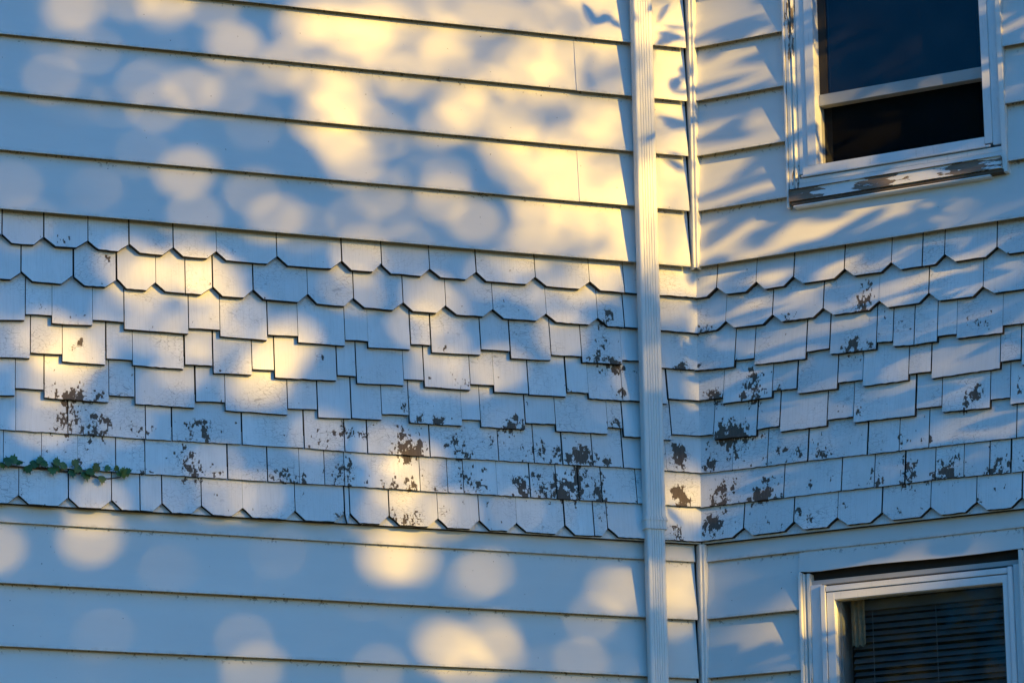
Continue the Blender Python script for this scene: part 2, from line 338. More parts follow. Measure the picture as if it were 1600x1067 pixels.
# --- shingles: (x0, x1, z butt left, z butt right, left corner cut, right corner cut) per course
SH = {
 ('L', 0): [(-3.3627, -3.2024, -0.1114, -0.1114, 1, 1), (-3.2024, -3.0658, -0.1114, -0.1114, 1, 1), (-3.0658, -2.8951, -0.1114, -0.1114, 1, 1), (-2.8951, -2.709, -0.1114, -0.1114, 1, 1), (-2.709, -2.5624, -0.1114, -0.1114, 1, 1), (-2.5624, -2.4264, -0.1114, -0.1113, 1, 1), (-2.4264, -2.2881, -0.1113, -0.1092, 1, 1), (-2.2881, -2.1414, -0.1092, -0.108, 1, 1), (-2.1414, -2.0045, -0.108, -0.1084, 1, 1), (-2.0045, -1.8542, -0.1084, -0.1081, 1, 1), (-1.8542, -1.7071, -0.1081, -0.1082, 1, 1), (-1.7071, -1.4986, -0.1082, -0.1106, 1, 1), (-1.4986, -1.2725, -0.1106, -0.109, 1, 1), (-1.2725, -1.1324, -0.109, -0.108, 1, 1), (-1.1324, -0.9629, -0.108, -0.1085, 1, 1), (-0.9629, -0.7967, -0.1085, -0.1079, 1, 1), (-0.7967, -0.583, -0.1079, -0.1084, 1, 1), (-0.583, -0.3867, -0.1084, -0.1088, 1, 1), (-0.3867, -0.2617, -0.1088, -0.1087, 1, 0), (-0.2617, -0.1869, -0.1087, -0.1078, 0, 0), (-0.1869, 0.022, -0.1078, -0.1052, 0, 0)],
 ('L', 1): [(-3.4675, -3.3073, -0.2364, -0.2364, 1, 1), (-3.3073, -3.1412, -0.2364, -0.2364, 1, 1), (-3.1412, -2.9838, -0.2364, -0.2364, 1, 1), (-2.9838, -2.8458, -0.2364, -0.2364, 1, 1), (-2.8458, -2.6644, -0.2364, -0.2364, 1, 1), (-2.6644, -2.5232, -0.2364, -0.2364, 1, 1), (-2.5232, -2.3597, -0.2364, -0.2364, 1, 1), (-2.3597, -2.1868, -0.2364, -0.2363, 1, 1), (-2.1868, -2.0427, -0.2363, -0.236, 1, 1), (-2.0427, -1.9107, -0.236, -0.2358, 1, 1), (-1.9107, -1.8099, -0.2358, -0.2357, 1, 0), (-1.8099, -1.7182, -0.2357, -0.2361, 0, 1), (-1.7182, -1.5802, -0.2361, -0.2358, 1, 1), (-1.5802, -1.3904, -0.2358, -0.2365, 1, 1), (-1.3904, -1.2325, -0.2365, -0.2371, 1, 1), (-1.2325, -1.0583, -0.2371, -0.2373, 1, 1), (-1.0583, -0.9057, -0.2373, -0.2368, 1, 1), (-0.9057, -0.7379, -0.2368, -0.2356, 1, 1), (-0.7379, -0.5453, -0.2356, -0.2356, 1, 1), (-0.5453, -0.3595, -0.2356, -0.2348, 1, 1), (-0.3595, -0.2631, -0.2348, -0.234, 1, 0), (-0.2631, -0.1775, -0.234, -0.2341, 0, 0), (-0.1775, 0.022, -0.2341, -0.2346, 0, 0)],
 ('L', 2): [(-3.4129, -3.2826, -0.3656, -0.3656, 0, 0), (-3.2826, -3.0867, -0.3306, -0.3306, 0, 0), (-3.0867, -2.9546, -0.3656, -0.3656, 0, 0), (-2.9546, -2.7778, -0.3306, -0.3306, 0, 0), (-2.7778, -2.6617, -0.3656, -0.3656, 0, 0), (-2.6617, -2.5089, -0.3306, -0.3306, 0, 0), (-2.5089, -2.3409, -0.3814, -0.3713, 0, 0), (-2.3409, -2.2541, -0.3492, -0.3462, 0, 0), (-2.2541, -2.1199, -0.3756, -0.372, 0, 0), (-2.1199, -2.0141, -0.3512, -0.3505, 0, 0), (-2.0141, -1.7963, -0.377, -0.3769, 0, 0), (-1.7963, -1.6902, -0.3559, -0.3531, 0, 0), (-1.6902, -1.5287, -0.3754, -0.3782, 0, 0), (-1.5287, -1.4245, -0.3572, -0.3546, 0, 0), (-1.4245, -1.2607, -0.3778, -0.3769, 0, 0), (-1.2607, -1.1809, -0.3553, -0.3539, 0, 0), (-1.1809, -1.0312, -0.3765, -0.373, 0, 0), (-1.0312, -0.9608, -0.3531, -0.351, 0, 0), (-0.9608, -0.784, -0.3782, -0.3728, 0, 0), (-0.784, -0.6792, -0.3537, -0.3513, 0, 0), (-0.6792, -0.5315, -0.3772, -0.3741, 0, 0), (-0.5315, -0.4202, -0.3532, -0.3512, 0, 0), (-0.4202, -0.2741, -0.3727, -0.3689, 0, 0), (-0.2741, -0.1804, -0.3527, -0.351, 0, 0), (-0.1804, 0.022, -0.37, -0.3693, 0, 0)],
 ('L', 3): [(-3.3594, -3.1773, -0.493, -0.493, 0, 0), (-3.1773, -3.0575, -0.458, -0.458, 0, 0), (-3.0575, -2.9358, -0.493, -0.493, 0, 0), (-2.9358, -2.7684, -0.458, -0.458, 0, 0), (-2.7684, -2.6244, -0.493, -0.493, 0, 0), (-2.6244, -2.4626, -0.458, -0.458, 0, 0), (-2.4626, -2.3214, -0.5043, -0.5005, 0, 0), (-2.3214, -2.2167, -0.4799, -0.4781, 0, 0), (-2.2167, -2.0727, -0.5036, -0.5035, 0, 0), (-2.0727, -1.9833, -0.4805, -0.4793, 0, 0), (-1.9833, -1.8099, -0.499, -0.499, 0, 0), (-1.8099, -1.713, -0.4826, -0.4801, 0, 0), (-1.713, -1.5799, -0.5052, -0.503, 0, 0), (-1.5799, -1.504, -0.48, -0.4797, 0, 0), (-1.504, -1.2901, -0.5065, -0.5016, 0, 0), (-1.2901, -1.223, -0.4813, -0.4803, 0, 0), (-1.223, -1.0574, -0.5054, -0.5004, 0, 0), (-1.0574, -0.9839, -0.4777, -0.4763, 0, 0), (-0.9839, -0.8217, -0.5011, -0.5003, 0, 0), (-0.8217, -0.7382, -0.479, -0.4769, 0, 0), (-0.7382, -0.6146, -0.5012, -0.4986, 0, 0), (-0.6146, -0.4784, -0.5016, -0.4997, 0, 0), (-0.4784, -0.3989, -0.4812, -0.4805, 0, 0), (-0.3989, -0.2764, -0.5, -0.4985, 0, 0), (-0.2764, -0.1996, -0.4977, -0.4968, 0, 0), (-0.1996, -0.1101, -0.5034, -0.4992, 0, 0), (-0.1101, 0.022, -0.4807, -0.4785, 0, 0)],
 ('L', 4): [(-3.4328, -3.3142, -0.6183, -0.6183, 0, 0), (-3.3142, -3.1206, -0.5833, -0.5833, 0, 0), (-3.1206, -2.998, -0.6183, -0.6183, 0, 0), (-2.998, -2.7967, -0.5833, -0.5833, 0, 0), (-2.7967, -2.6343, -0.6183, -0.6183, 0, 0), (-2.6343, -2.4515, -0.5833, -0.5833, 0, 0), (-2.4515, -2.3685, -0.6323, -0.6309, 0, 0), (-2.3685, -2.2737, -0.6047, -0.6017, 0, 0), (-2.2737, -2.0589, -0.6307, -0.6311, 0, 0), (-2.0589, -1.9719, -0.6061, -0.6045, 0, 0), (-1.9719, -1.7714, -0.63, -0.6301, 0, 0), (-1.7714, -1.6714, -0.6058, -0.6033, 0, 0), (-1.6714, -1.4586, -0.632, -0.6308, 0, 0), (-1.4586, -1.3565, -0.6084, -0.6059, 0, 0), (-1.3565, -1.2399, -0.6341, -0.6307, 0, 0), (-1.2399, -1.1332, -0.628, -0.6283, 0, 0), (-1.1332, -1.0392, -0.6058, -0.6039, 0, 0), (-1.0392, -0.8536, -0.6293, -0.6289, 0, 0), (-0.8536, -0.7873, -0.6047, -0.604, 0, 0), (-0.7873, -0.6274, -0.6274, -0.6265, 0, 0), (-0.6274, -0.5193, -0.6021, -0.6002, 0, 0), (-0.5193, -0.3323, -0.6245, -0.6219, 0, 0), (-0.3323, -0.2759, -0.5966, -0.5967, 0, 0), (-0.2759, -0.1875, -0.6265, -0.625, 0, 0), (-0.1875, -0.1009, -0.63, -0.6287, 0, 0), (-0.1009, 0.022, -0.6056, -0.6058, 0, 0)],
 ('L', 5): [(-3.396, -3.2455, -0.7482, -0.7482, 0, 0), (-3.2455, -3.0668, -0.7482, -0.7482, 0, 0), (-3.0668, -2.8914, -0.7482, -0.7482, 0, 0), (-2.8914, -2.7415, -0.7482, -0.7482, 0, 0), (-2.7415, -2.5446, -0.7482, -0.7482, 0, 0), (-2.5446, -2.3629, -0.7482, -0.7477, 0, 0), (-2.3629, -2.1918, -0.7477, -0.7459, 0, 0), (-2.1918, -1.9346, -0.7459, -0.7474, 0, 0), (-1.9346, -1.8491, -0.7474, -0.7468, 0, 0), (-1.8491, -1.6136, -0.7468, -0.7443, 0, 0), (-1.6136, -1.4025, -0.7443, -0.7426, 0, 0), (-1.4025, -1.2618, -0.7426, -0.7453, 0, 0), (-1.2618, -1.1834, -0.7453, -0.7451, 0, 0), (-1.1834, -0.9682, -0.7451, -0.7439, 0, 0), (-0.9682, -0.727, -0.7439, -0.7421, 0, 0), (-0.727, -0.5991, -0.7421, -0.7414, 0, 0), (-0.5991, -0.499, -0.7414, -0.741, 0, 0), (-0.499, -0.3905, -0.741, -0.739, 0, 0), (-0.3905, -0.2807, -0.739, -0.7371, 0, 0), (-0.2807, -0.1836, -0.7371, -0.7369, 0, 0), (-0.1836, -0.1224, -0.7369, -0.7384, 0, 0), (-0.1224, 0.022, -0.7384, -0.74, 0, 0)],
 ('L', 6): [(-3.3946, -3.2236, -0.867, -0.867, 0, 0), (-3.2236, -3.0312, -0.867, -0.867, 0, 0), (-3.0312, -2.8792, -0.867, -0.867, 0, 0), (-2.8792, -2.7284, -0.867, -0.867, 0, 0), (-2.7284, -2.5302, -0.867, -0.867, 0, 0), (-2.5302, -2.4001, -0.867, -0.8669, 0, 0), (-2.4001, -2.2757, -0.8669, -0.8663, 0, 0), (-2.2757, -2.1582, -0.8663, -0.8657, 0, 0), (-2.1582, -2.0341, -0.8657, -0.8667, 0, 0), (-2.0341, -1.9365, -0.8667, -0.8674, 0, 0), (-1.9365, -1.6624, -0.8674, -0.8661, 0, 0), (-1.6624, -1.5264, -0.8661, -0.8666, 0, 0), (-1.5264, -1.4181, -0.8666, -0.866, 0, 0), (-1.4181, -1.3321, -0.866, -0.8654, 0, 0), (-1.3321, -1.2641, -0.8654, -0.865, 0, 0), (-1.2641, -1.2631, -0.865, -0.865, 0, 0), (-1.2631, -1.0047, -0.865, -0.8662, 0, 0), (-1.0047, -0.9085, -0.8662, -0.8656, 0, 0), (-0.9085, -0.8519, -0.8656, -0.8652, 0, 0), (-0.8519, -0.7344, -0.8652, -0.8646, 0, 0), (-0.7344, -0.6185, -0.8646, -0.8645, 0, 0), (-0.6185, -0.5226, -0.8645, -0.8644, 0, 0), (-0.5226, -0.4456, -0.8644, -0.864, 0, 0), (-0.4456, -0.3606, -0.864, -0.8633, 0, 0), (-0.3606, -0.2362, -0.8633, -0.8624, 0, 0), (-0.2362, -0.1659, -0.8624, -0.8621, 0, 0), (-0.1659, 0.022, -0.8621, -0.8618, 0, 0)],
 ('L', 7): [(-3.4762, -3.2999, -0.9945, -0.9945, 1, 1), (-3.2999, -3.1636, -0.9945, -0.9945, 1, 1), (-3.1636, -3.0074, -0.9945, -0.9945, 1, 1), (-3.0074, -2.8279, -0.9945, -0.9945, 1, 1), (-2.8279, -2.6958, -0.9945, -0.9945, 1, 1), (-2.6958, -2.5116, -0.9945, -0.9945, 1, 1), (-2.5116, -2.3486, -0.9945, -0.9937, 1, 1), (-2.3486, -2.1879, -0.9937, -0.993, 1, 1), (-2.1879, -2.047, -0.993, -0.993, 1, 1), (-2.047, -1.9527, -0.993, -0.9924, 1, 0), (-1.9527, -1.88, -0.9924, -0.9927, 0, 1), (-1.88, -1.7476, -0.9927, -0.9928, 1, 1), (-1.7476, -1.6105, -0.9928, -0.9931, 1, 1), (-1.6105, -1.4346, -0.9931, -0.993, 1, 1), (-1.4346, -1.2659, -0.993, -0.9913, 1, 1), (-1.2659, -1.2487, -0.9913, -0.9911, 1, 1), (-1.2487, -1.1117, -0.9911, -0.9899, 1, 1), (-1.1117, -0.9439, -0.9899, -0.9893, 1, 1), (-0.9439, -0.7995, -0.9893, -0.9884, 1, 1), (-0.7995, -0.6677, -0.9884, -0.9878, 1, 1), (-0.6677, -0.499, -0.9878, -0.9873, 1, 1), (-0.499, -0.3945, -0.9873, -0.9866, 1, 0), (-0.3945, -0.3443, -0.9866, -0.9863, 0, 1), (-0.3443, -0.1837, -0.9863, -0.9856, 1, 0), (-0.1837, 0.022, -0.9856, -0.985, 0, 0)],
 ('R', 0): [(-0.022, 0.0669, -0.1069, -0.1091, 0, 1), (0.0669, 0.2182, -0.1091, -0.111, 1, 1), (0.2182, 0.3613, -0.111, -0.112, 1, 1), (0.3613, 0.5476, -0.112, -0.1115, 1, 1), (0.5476, 0.7208, -0.1115, -0.113, 1, 1), (0.7208, 0.835, -0.113, -0.1132, 1, 0), (0.835, 0.9126, -0.1132, -0.1132, 0, 1), (0.9126, 1.1006, -0.1132, -0.1154, 1, 1), (1.1006, 1.2958, -0.1154, -0.1159, 1, 1), (1.2958, 1.4403, -0.1159, -0.1159, 1, 1), (1.4403, 1.6144, -0.1159, -0.1159, 1, 1), (1.6144, 1.7653, -0.1159, -0.1159, 1, 1)],
 ('R', 1): [(-0.022, 0.099, -0.2326, -0.2345, 0, 1), (0.099, 0.2771, -0.2345, -0.2369, 1, 1), (0.2771, 0.4655, -0.2369, -0.2387, 1, 1), (0.4655, 0.6716, -0.2387, -0.2406, 1, 1), (0.6716, 0.851, -0.2406, -0.2422, 1, 1), (0.851, 1.047, -0.2422, -0.2448, 1, 1), (1.047, 1.2289, -0.2448, -0.2451, 1, 1), (1.2289, 1.4094, -0.2451, -0.2451, 1, 1), (1.4094, 1.5547, -0.2451, -0.2451, 1, 1), (1.5547, 1.7428, -0.2451, -0.2451, 1, 1)],
 ('R', 2): [(-0.022, 0.1328, -0.3699, -0.376, 0, 0), (0.1328, 0.2082, -0.3515, -0.3535, 0, 0), (0.2082, 0.4009, -0.3774, -0.3825, 0, 0), (0.4009, 0.4872, -0.3568, -0.3565, 0, 0), (0.4872, 0.6581, -0.3781, -0.3823, 0, 0), (0.6581, 0.7179, -0.3588, -0.3615, 0, 0), (0.7179, 0.7948, -0.3812, -0.3854, 0, 0), (0.7948, 0.8787, -0.3854, -0.3844, 0, 0), (0.8787, 0.9482, -0.3651, -0.3668, 0, 0), (0.9482, 1.1101, -0.3841, -0.3855, 0, 0), (1.1101, 1.1883, -0.3591, -0.3614, 0, 0), (1.1883, 1.3944, -0.3375, -0.3375, 0, 0), (1.3944, 1.563, -0.3725, -0.3725, 0, 0), (1.563, 1.7297, -0.3375, -0.3375, 0, 0)],
 ('R', 3): [(-0.022, 0.0875, -0.4773, -0.4806, 0, 0), (0.0875, 0.2728, -0.5023, -0.5022, 0, 0), (0.2728, 0.3648, -0.4788, -0.4804, 0, 0), (0.3648, 0.5136, -0.5017, -0.5028, 0, 0), (0.5136, 0.6053, -0.4805, -0.4814, 0, 0), (0.6053, 0.7714, -0.5064, -0.5063, 0, 0), (0.7714, 0.8516, -0.4833, -0.4845, 0, 0), (0.8516, 1.0978, -0.5108, -0.5066, 0, 0), (1.0978, 1.1704, -0.4839, -0.4837, 0, 0), (1.1704, 1.2532, -0.5058, -0.5063, 0, 0), (1.2532, 1.4599, -0.4589, -0.4589, 0, 0), (1.4599, 1.6465, -0.4939, -0.4939, 0, 0)],
 ('R', 4): [(-0.022, 0.0491, -0.6041, -0.606, 0, 0), (0.0491, 0.2128, -0.6252, -0.6309, 0, 0), (0.2128, 0.299, -0.609, -0.6063, 0, 0), (0.299, 0.4727, -0.6285, -0.6273, 0, 0), (0.4727, 0.5699, -0.6064, -0.6075, 0, 0), (0.5699, 0.7942, -0.6295, -0.6313, 0, 0), (0.7942, 0.8875, -0.6084, -0.6093, 0, 0), (0.8875, 1.0571, -0.6325, -0.637, 0, 0), (1.0571, 1.1256, -0.6092, -0.6103, 0, 0), (1.1256, 1.2034, -0.6346, -0.6362, 0, 0), (1.2034, 1.3903, -0.5856, -0.5856, 0, 0), (1.3903, 1.4962, -0.6206, -0.6206, 0, 0), (1.4962, 1.6368, -0.5856, -0.5856, 0, 0)],
 ('R', 5): [(-0.022, 0.12, -0.7403, -0.7419, 0, 0), (0.12, 0.2522, -0.7419, -0.7435, 0, 0), (0.2522, 0.4006, -0.7435, -0.7425, 0, 0), (0.4006, 0.6182, -0.7425, -0.7455, 0, 0), (0.6182, 0.7321, -0.7455, -0.7467, 0, 0), (0.7321, 0.8381, -0.7467, -0.7477, 0, 0), (0.8381, 1.144, -0.7477, -0.7505, 0, 0), (1.144, 1.32, -0.7505, -0.7505, 0, 0), (1.32, 1.4978, -0.7505, -0.7505, 0, 0), (1.4978, 1.6852, -0.7505, -0.7505, 0, 0)],
 ('R', 6): [(-0.022, 0.3131, -0.8635, -0.8625, 0, 0), (0.3131, 0.5245, -0.8625, -0.8622, 0, 0), (0.5245, 0.6412, -0.8622, -0.8631, 0, 0), (0.6412, 0.7515, -0.8631, -0.8639, 0, 0), (0.7515, 0.8602, -0.8639, -0.8612, 0, 0), (0.8602, 0.9586, -0.8612, -0.8638, 0, 0), (0.9586, 1.0487, -0.8638, -0.8662, 0, 0), (1.0487, 1.1232, -0.8662, -0.8681, 0, 0), (1.1232, 1.2832, -0.8681, -0.8682, 0, 0), (1.2832, 1.4663, -0.8682, -0.8682, 0, 0), (1.4663, 1.6578, -0.8682, -0.8682, 0, 0)],
 ('R', 7): [(-0.022, 0.1636, -0.9836, -0.9819, 0, 1), (0.1636, 0.3484, -0.9819, -0.9817, 1, 1), (0.3484, 0.5092, -0.9817, -0.9839, 1, 1), (0.5092, 0.6689, -0.9839, -0.9836, 1, 1), (0.6689, 0.8417, -0.9836, -0.9853, 1, 1), (0.8417, 1.0008, -0.9853, -0.9853, 1, 1), (1.0008, 1.1584, -0.9853, -0.9887, 1, 1), (1.1584, 1.2955, -0.9887, -0.9888, 1, 1), (1.2955, 1.485, -0.9888, -0.9888, 1, 1), (1.485, 1.6426, -0.9888, -0.9888, 1, 1)],
}
WEAR = {'L': [(-2.166, -0.625, 0.058, 0.9), (-2.196, -0.699, 0.049, 1), (-2.105, -0.72, 0.054, 0.95), (-1.963, -0.72, 0.036, 0.7), (-1.772, -0.681, 0.027, 0.9), (-1.735, -0.687, 0.022, 1), (-1.756, -0.719, 0.022, 0.8), (-2.079, -0.129, 0.016, 1), (-2.155, -0.436, 0.02, 1), (-2.178, -0.455, 0.013, 0.9), (-1.351, -0.42, 0.02, 1.1), (-1.825, -0.477, 0.011, 0.8), (-1.797, -0.795, 0.04, 1), (-1.779, -0.844, 0.04, 0.9), (-1.938, -0.86, 0.031, 0.6), (-1.715, -0.844, 0.018, 0.8), (-1.477, -0.846, 0.04, 0.8), (-1.249, -0.678, 0.04, 1), (-1.259, -0.811, 0.036, 0.9), (-1.039, -0.713, 0.058, 1.15), (-1.116, -0.856, 0.027, 0.7), (-1.038, -0.856, 0.031, 0.8), (-1.05, -0.576, 0.022, 0.9), (-1.005, -0.618, 0.018, 0.8), (-0.927, -0.628, 0.018, 0.8), (-0.859, -0.69, 0.058, 0.8), (-0.758, -0.661, 0.031, 0.8), (-0.671, -0.615, 0.049, 0.9), (-0.581, -0.69, 0.031, 0.8), (-0.512, -0.696, 0.022, 0.9), (-0.434, -0.707, 0.054, 1.0), (-0.336, -0.719, 0.027, 0.8), (-0.826, -0.816, 0.058, 0.7), (-0.646, -0.832, 0.036, 0.95), (-0.588, -0.791, 0.031, 0.6), (-0.498, -0.823, 0.081, 0.95), (-0.44, -0.774, 0.031, 1.2), (-0.372, -0.822, 0.04, 0.9), (-1.082, -0.964, 0.04, 0.7), (-1.016, -0.964, 0.031, 0.8), (-0.927, -0.928, 0.022, 0.6), (-0.316, -0.185, 0.02, 1.1), (-0.333, -0.218, 0.022, 1.1), (-0.341, -0.288, 0.027, 1.2), (-0.331, -0.356, 0.031, 1.2), (-0.303, -0.388, 0.04, 1.25), (-0.281, -0.471, 0.022, 1.2), (-0.306, -0.586, 0.027, 1), (-0.367, -0.461, 0.011, 1), (-0.44, -0.781, 0.022, 1.3), (-0.075, -0.684, 0.04, 1.35), (-0.087, -0.815, 0.031, 1.3), (-0.071, -0.837, 0.031, 1.2), (-0.108, -0.94, 0.018, 1.1), (-0.096, -0.962, 0.02, 1.2), (-0.049, -0.362, 0.022, 1.1), (-0.092, -0.118, 0.011, 0.5)],
        'R': [(0.613, -0.199, 0.038, 1.25), (0.021, -0.223, 0.027, 0.9), (0.335, -0.227, 0.022, 0.8), (0.572, -0.361, 0.04, 0.85), (0.638, -0.365, 0.02, 1.1), (1.021, -0.344, 0.036, 1), (0.761, -0.297, 0.022, 0.5), (-0.043, -0.349, 0.027, 1.0), (0.056, -0.469, 0.036, 1.0), (0.194, -0.464, 0.054, 1.2), (0.186, -0.408, 0.022, 1), (0.297, -0.472, 0.022, 0.7), (0.113, -0.622, 0.067, 1.1), (0.176, -0.537, 0.018, 0.5), (0.034, -0.717, 0.027, 1), (0.338, -0.698, 0.031, 0.8), (0.448, -0.718, 0.02, 1.1), (0.745, -0.7, 0.02, 1), (0.819, -0.72, 0.02, 0.9), (0.592, -0.584, 0.016, 1), (0.999, -0.584, 0.031, 1), (0.976, -0.603, 0.027, 0.9), (1.156, -0.566, 0.02, 1), (0.084, -0.815, 0.04, 1), (0.243, -0.786, 0.02, 1.2), (0.227, -0.846, 0.04, 1.1), (0.405, -0.826, 0.018, 0.8), (0.648, -0.821, 0.04, 0.6), (0.763, -0.82, 0.049, 0.9), (0.898, -0.825, 0.058, 0.9), (1.076, -0.843, 0.036, 0.8), (0.053, -0.924, 0.038, 1.3), (0.087, -0.887, 0.016, 1.2), (0.371, -0.911, 0.016, 1), (0.412, -0.949, 0.018, 1), (0.518, -0.912, 0.018, 0.7), (1.011, -0.955, 0.013, 1), (0.065, -0.806, 0.02, 1.1)]}
DK = [-0.014, -0.013, -0.011, -0.008, -0.004, 0.002, 0.012, 0.023]
def wear_at(side, x, z, zb):
    w = 0.0
    for sx, sz, r, v in WEAR[side]:
        an = .62+.76*((sx*37.7+sz*91.3) % 1.0)              # some patches tall, some wide
        d2 = (((x-sx)*an)**2+((z-sz)/an)**2)/(r*r)
        if d2 < 6: w = max(w, (.80+.24*math.exp(-max(0., z-zb)/.028))*v*math.exp(-d2*.8))
    return w
def shingle(side, k, x0, x1, za, zb_, n0, n1):
    g = random.choice((.0010, .0024, .0042, .0062)); g2 = random.choice((.0010, .0024, .0042, .0062))
    x0 += g*.5; x1 -= g2*.5
    w = x1-x0; zn = (za+zb_)/2; zr = SH_ROW[k]
    ztop = zr+.125+.042; slope = .024/.125; t = .0225+random.uniform(-.001, .0015); dj = random.uniform(-.0012, .0014)
    nh, nw = .030+random.uniform(-.003, .003), min(.034+random.uniform(-.004, .004), w*.42)
    touched = any(x0-.05 < sx < x1+.05 and min(za, zb_)-.04 < sz < ztop for sx, sz, r, v in WEAR[side])
    st_ = .014 if touched else .045
    xs = {x0, x1}
    if n0: xs.add(x0+nw)
    if n1: xs.add(x1-nw)
    xs = sorted(xs); full = []
    for i in range(len(xs)-1):
        m_ = max(1, int(math.ceil((xs[i+1]-xs[i])/st_)))
        full += [xs[i]+(xs[i+1]-xs[i])*q/m_ for q in range(m_)]
    full.append(xs[-1])
    nr = 10 if touched else 4; rot = random.uniform(-.004, .004)
    cx = (x0+x1)/2; V = []; wv = []; F = []; nc = len(full)
    cup = random.uniform(-.0012, .0012)
    base = random.uniform(.02, .20)+(.08 if k >= 5 else 0)
    for i, x in enumerate(full):
        u = (x-x0)/w; bz = za+(zb_-za)*u+random.uniform(-.0011, .0011)+rot*(x-cx)*.5
        if n0 and x < x0+nw: bz += nh*(1-(x-x0)/nw)
        if n1 and x > x1-nw: bz += nh*(1-(x1-x)/nw)
        for j in range(nr+1):
            f = j/nr; z = bz+(ztop-bz)*f
            d = DK[k]+dj-slope*(z-zr)+cup*(1-(2*u-1)**2)
            V.append((x-cx, -d, z-zn)); wv.append(base*(1.25-f)+wear_at(side, x, z, zn))
    for i in range(nc-1):
        for j in range(nr):
            a = i*(nr+1)+j; F.append((a, a+nr+1, a+nr+2, a+1))
    n = len(V)
    V += [(V[i*(nr+1)][0], V[i*(nr+1)][1]+t, V[i*(nr+1)][2]) for i in range(nc)]; wv += [.25]*nc
    nfront = len(F)
    for i in range(nc-1): F.append((n+i, n+i+1, (i+1)*(nr+1), i*(nr+1)))
    for i in (0, nc-1):
        m_ = len(V); b_ = i*(nr+1)+nr; V.append((V[b_][0], V[b_][1]+t, V[b_][2])); wv.append(.1)
        f = (i*(nr+1), *[i*(nr+1)+q for q in range(1, nr+1)], m_, n+i)
        F.append(f if i else f[::-1])
    me = mesh('shingle', V, F); at = me.attributes.new('wear', 'FLOAT', 'POINT'); at.data.foreach_set('value', wv)
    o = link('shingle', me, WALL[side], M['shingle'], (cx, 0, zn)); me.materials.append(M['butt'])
    for pl in me.polygons[nfront:]: pl.material_index = 1  # bare butts and edges, coloured dark to strengthen the shade under each course
    return o
SH_ROW = [-.110, -.237, -.366, -.491, -.616, -.744, -.864, -.988]
for (side, k), rows in SH.items():
    for q in rows: shingle(side, k, *q)
# starter strips that show in the notches of the lowest course
for side, cuts in (('L', (LEFT, -2.265, -1.2, -.003)), ('R', (.003, .9, RIGHT))):
    for x0, x1 in zip(cuts[:-1], cuts[1:]):
        V = []; F = []; n_ = 8
        for i in range(n_+1):
            x = x0+.0006+(x1-x0-.0012)*i/n_
            V += [(x, -.004, -.9905), (x, .008, -.93), (x, .024, -.93), (x, .022, -.9905)]
        for i in range(n_):
            for j in range(4): F.append((i*4+j, i*4+4+j, i*4+4+(j+1) % 4, i*4+(j+1) % 4))
        F += [(0, 1, 2, 3), tuple(range(len(V)-4, len(V)))[::-1]]
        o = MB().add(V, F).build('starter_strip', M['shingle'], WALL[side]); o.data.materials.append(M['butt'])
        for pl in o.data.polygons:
            if pl.normal.z < -.9: pl.material_index = 1  # underside coloured dark as the shade line below the band
        at = o.data.attributes.new('wear', 'FLOAT', 'POINT'); at.data.foreach_set('value', [.08]*len(o.data.vertices))

# --- windows in the bay wall
def attr(o, fn):
    at = o.data.attributes.new('wear', 'FLOAT', 'POINT'); at.data.foreach_set('value', [fn(v.co) for v in o.data.vertices]); return o
def bars(name, mat, parent, boxes, bevel=.0012):
    mb = MB()
    for b in boxes: mb.box(*b)
    return mb.build(name, mat, parent, bevel=bevel)
def gridbox(x0, x1, y0, y1, z0, z1, nx, nz):
    """box with a subdivided front"""
    V = []; F = []
    for j in range(nz+1):
        for i in range(nx+1): V.append((x0+(x1-x0)*i/nx, y0, z0+(z1-z0)*j/nz))
    for j in range(nz):
        for i in range(nx):
            a = j*(nx+1)+i; F.append((a, a+1, a+nx+2, a+nx+1))
    n = len(V); V += [(x0, y0, z0), (x1, y0, z0), (x1, y0, z1), (x0, y0, z1), (x0, y1, z0), (x1, y1, z0), (x1, y1, z1), (x0, y1, z1)]
    F += [(n+4, n+5, n+1, n), (n+2, n+6, n+7, n+3), (n, n+3, n+7, n+4), (n+1, n+5, n+6, n+2)]
    return V, F
# upper window: storm frame in an old wooden casing, the lower half open behind a screen
uw = link('window', None, house, None, (0, 0, Z0), -B); tag(uw, 'upper window with half open sash and peeling sill')
ZT = 1.72
bars('trim_channel', M['trim'], uw, [(.3535, .3615, -.006, .030, .160, ZT)])
bars('trim_channel', M['trim'], uw, [(1.1410, 1.1580, -.007, .030, .166, ZT)])
V, F = gridbox(.3640, .3990, -.002, .04, .198, ZT, 6, 60)
for i, v in enumerate(V):
    if v[1] < 0: V[i] = (v[0], -.002+(.006 if .376 < v[0] < .383 else 0)+(.009 if .392 < v[0] else 0), v[2])
attr(MB().add(V, F).build('casing', M['old'], uw), lambda c: .40+.16*math.sin(c.z*9)+(.12 if .374 < c.x < .394 else -.1))
bars('casing', M['frame'], uw, [(1.1085, 1.1400, .004, .04, .270, ZT)])
bars('storm_frame', M['frame'], uw, [(.4000, .4330, .006, .055, .278, ZT), (.4335, .4665, .001, .06, .3035, ZT), (1.0800, 1.1080, .001, .06, .278, ZT), (.4130, 1.0795, .0005, .06, .2715, .3030)])
bars('drip_edge', M['frame'], uw, [(.4090, 1.1010, -.006, .004, .2640, .2705)])
bars('sill_nosing', M['trim'], uw, [(.3995, 1.1400, .004, .05, .2440, .2620)])
bars('sill_nosing', M['trim'], uw, [(.3995, 1.1400, .001, .05, .2235, .2425)])
V, F = gridbox(.366, 1.1395, -.016, .05, .1790, .2225, 90, 8)
for i, v in enumerate(V):
    if i < 91*9: V[i] = (v[0], v[1]+(.010*((v[2]-.179)/.0435)), v[2])
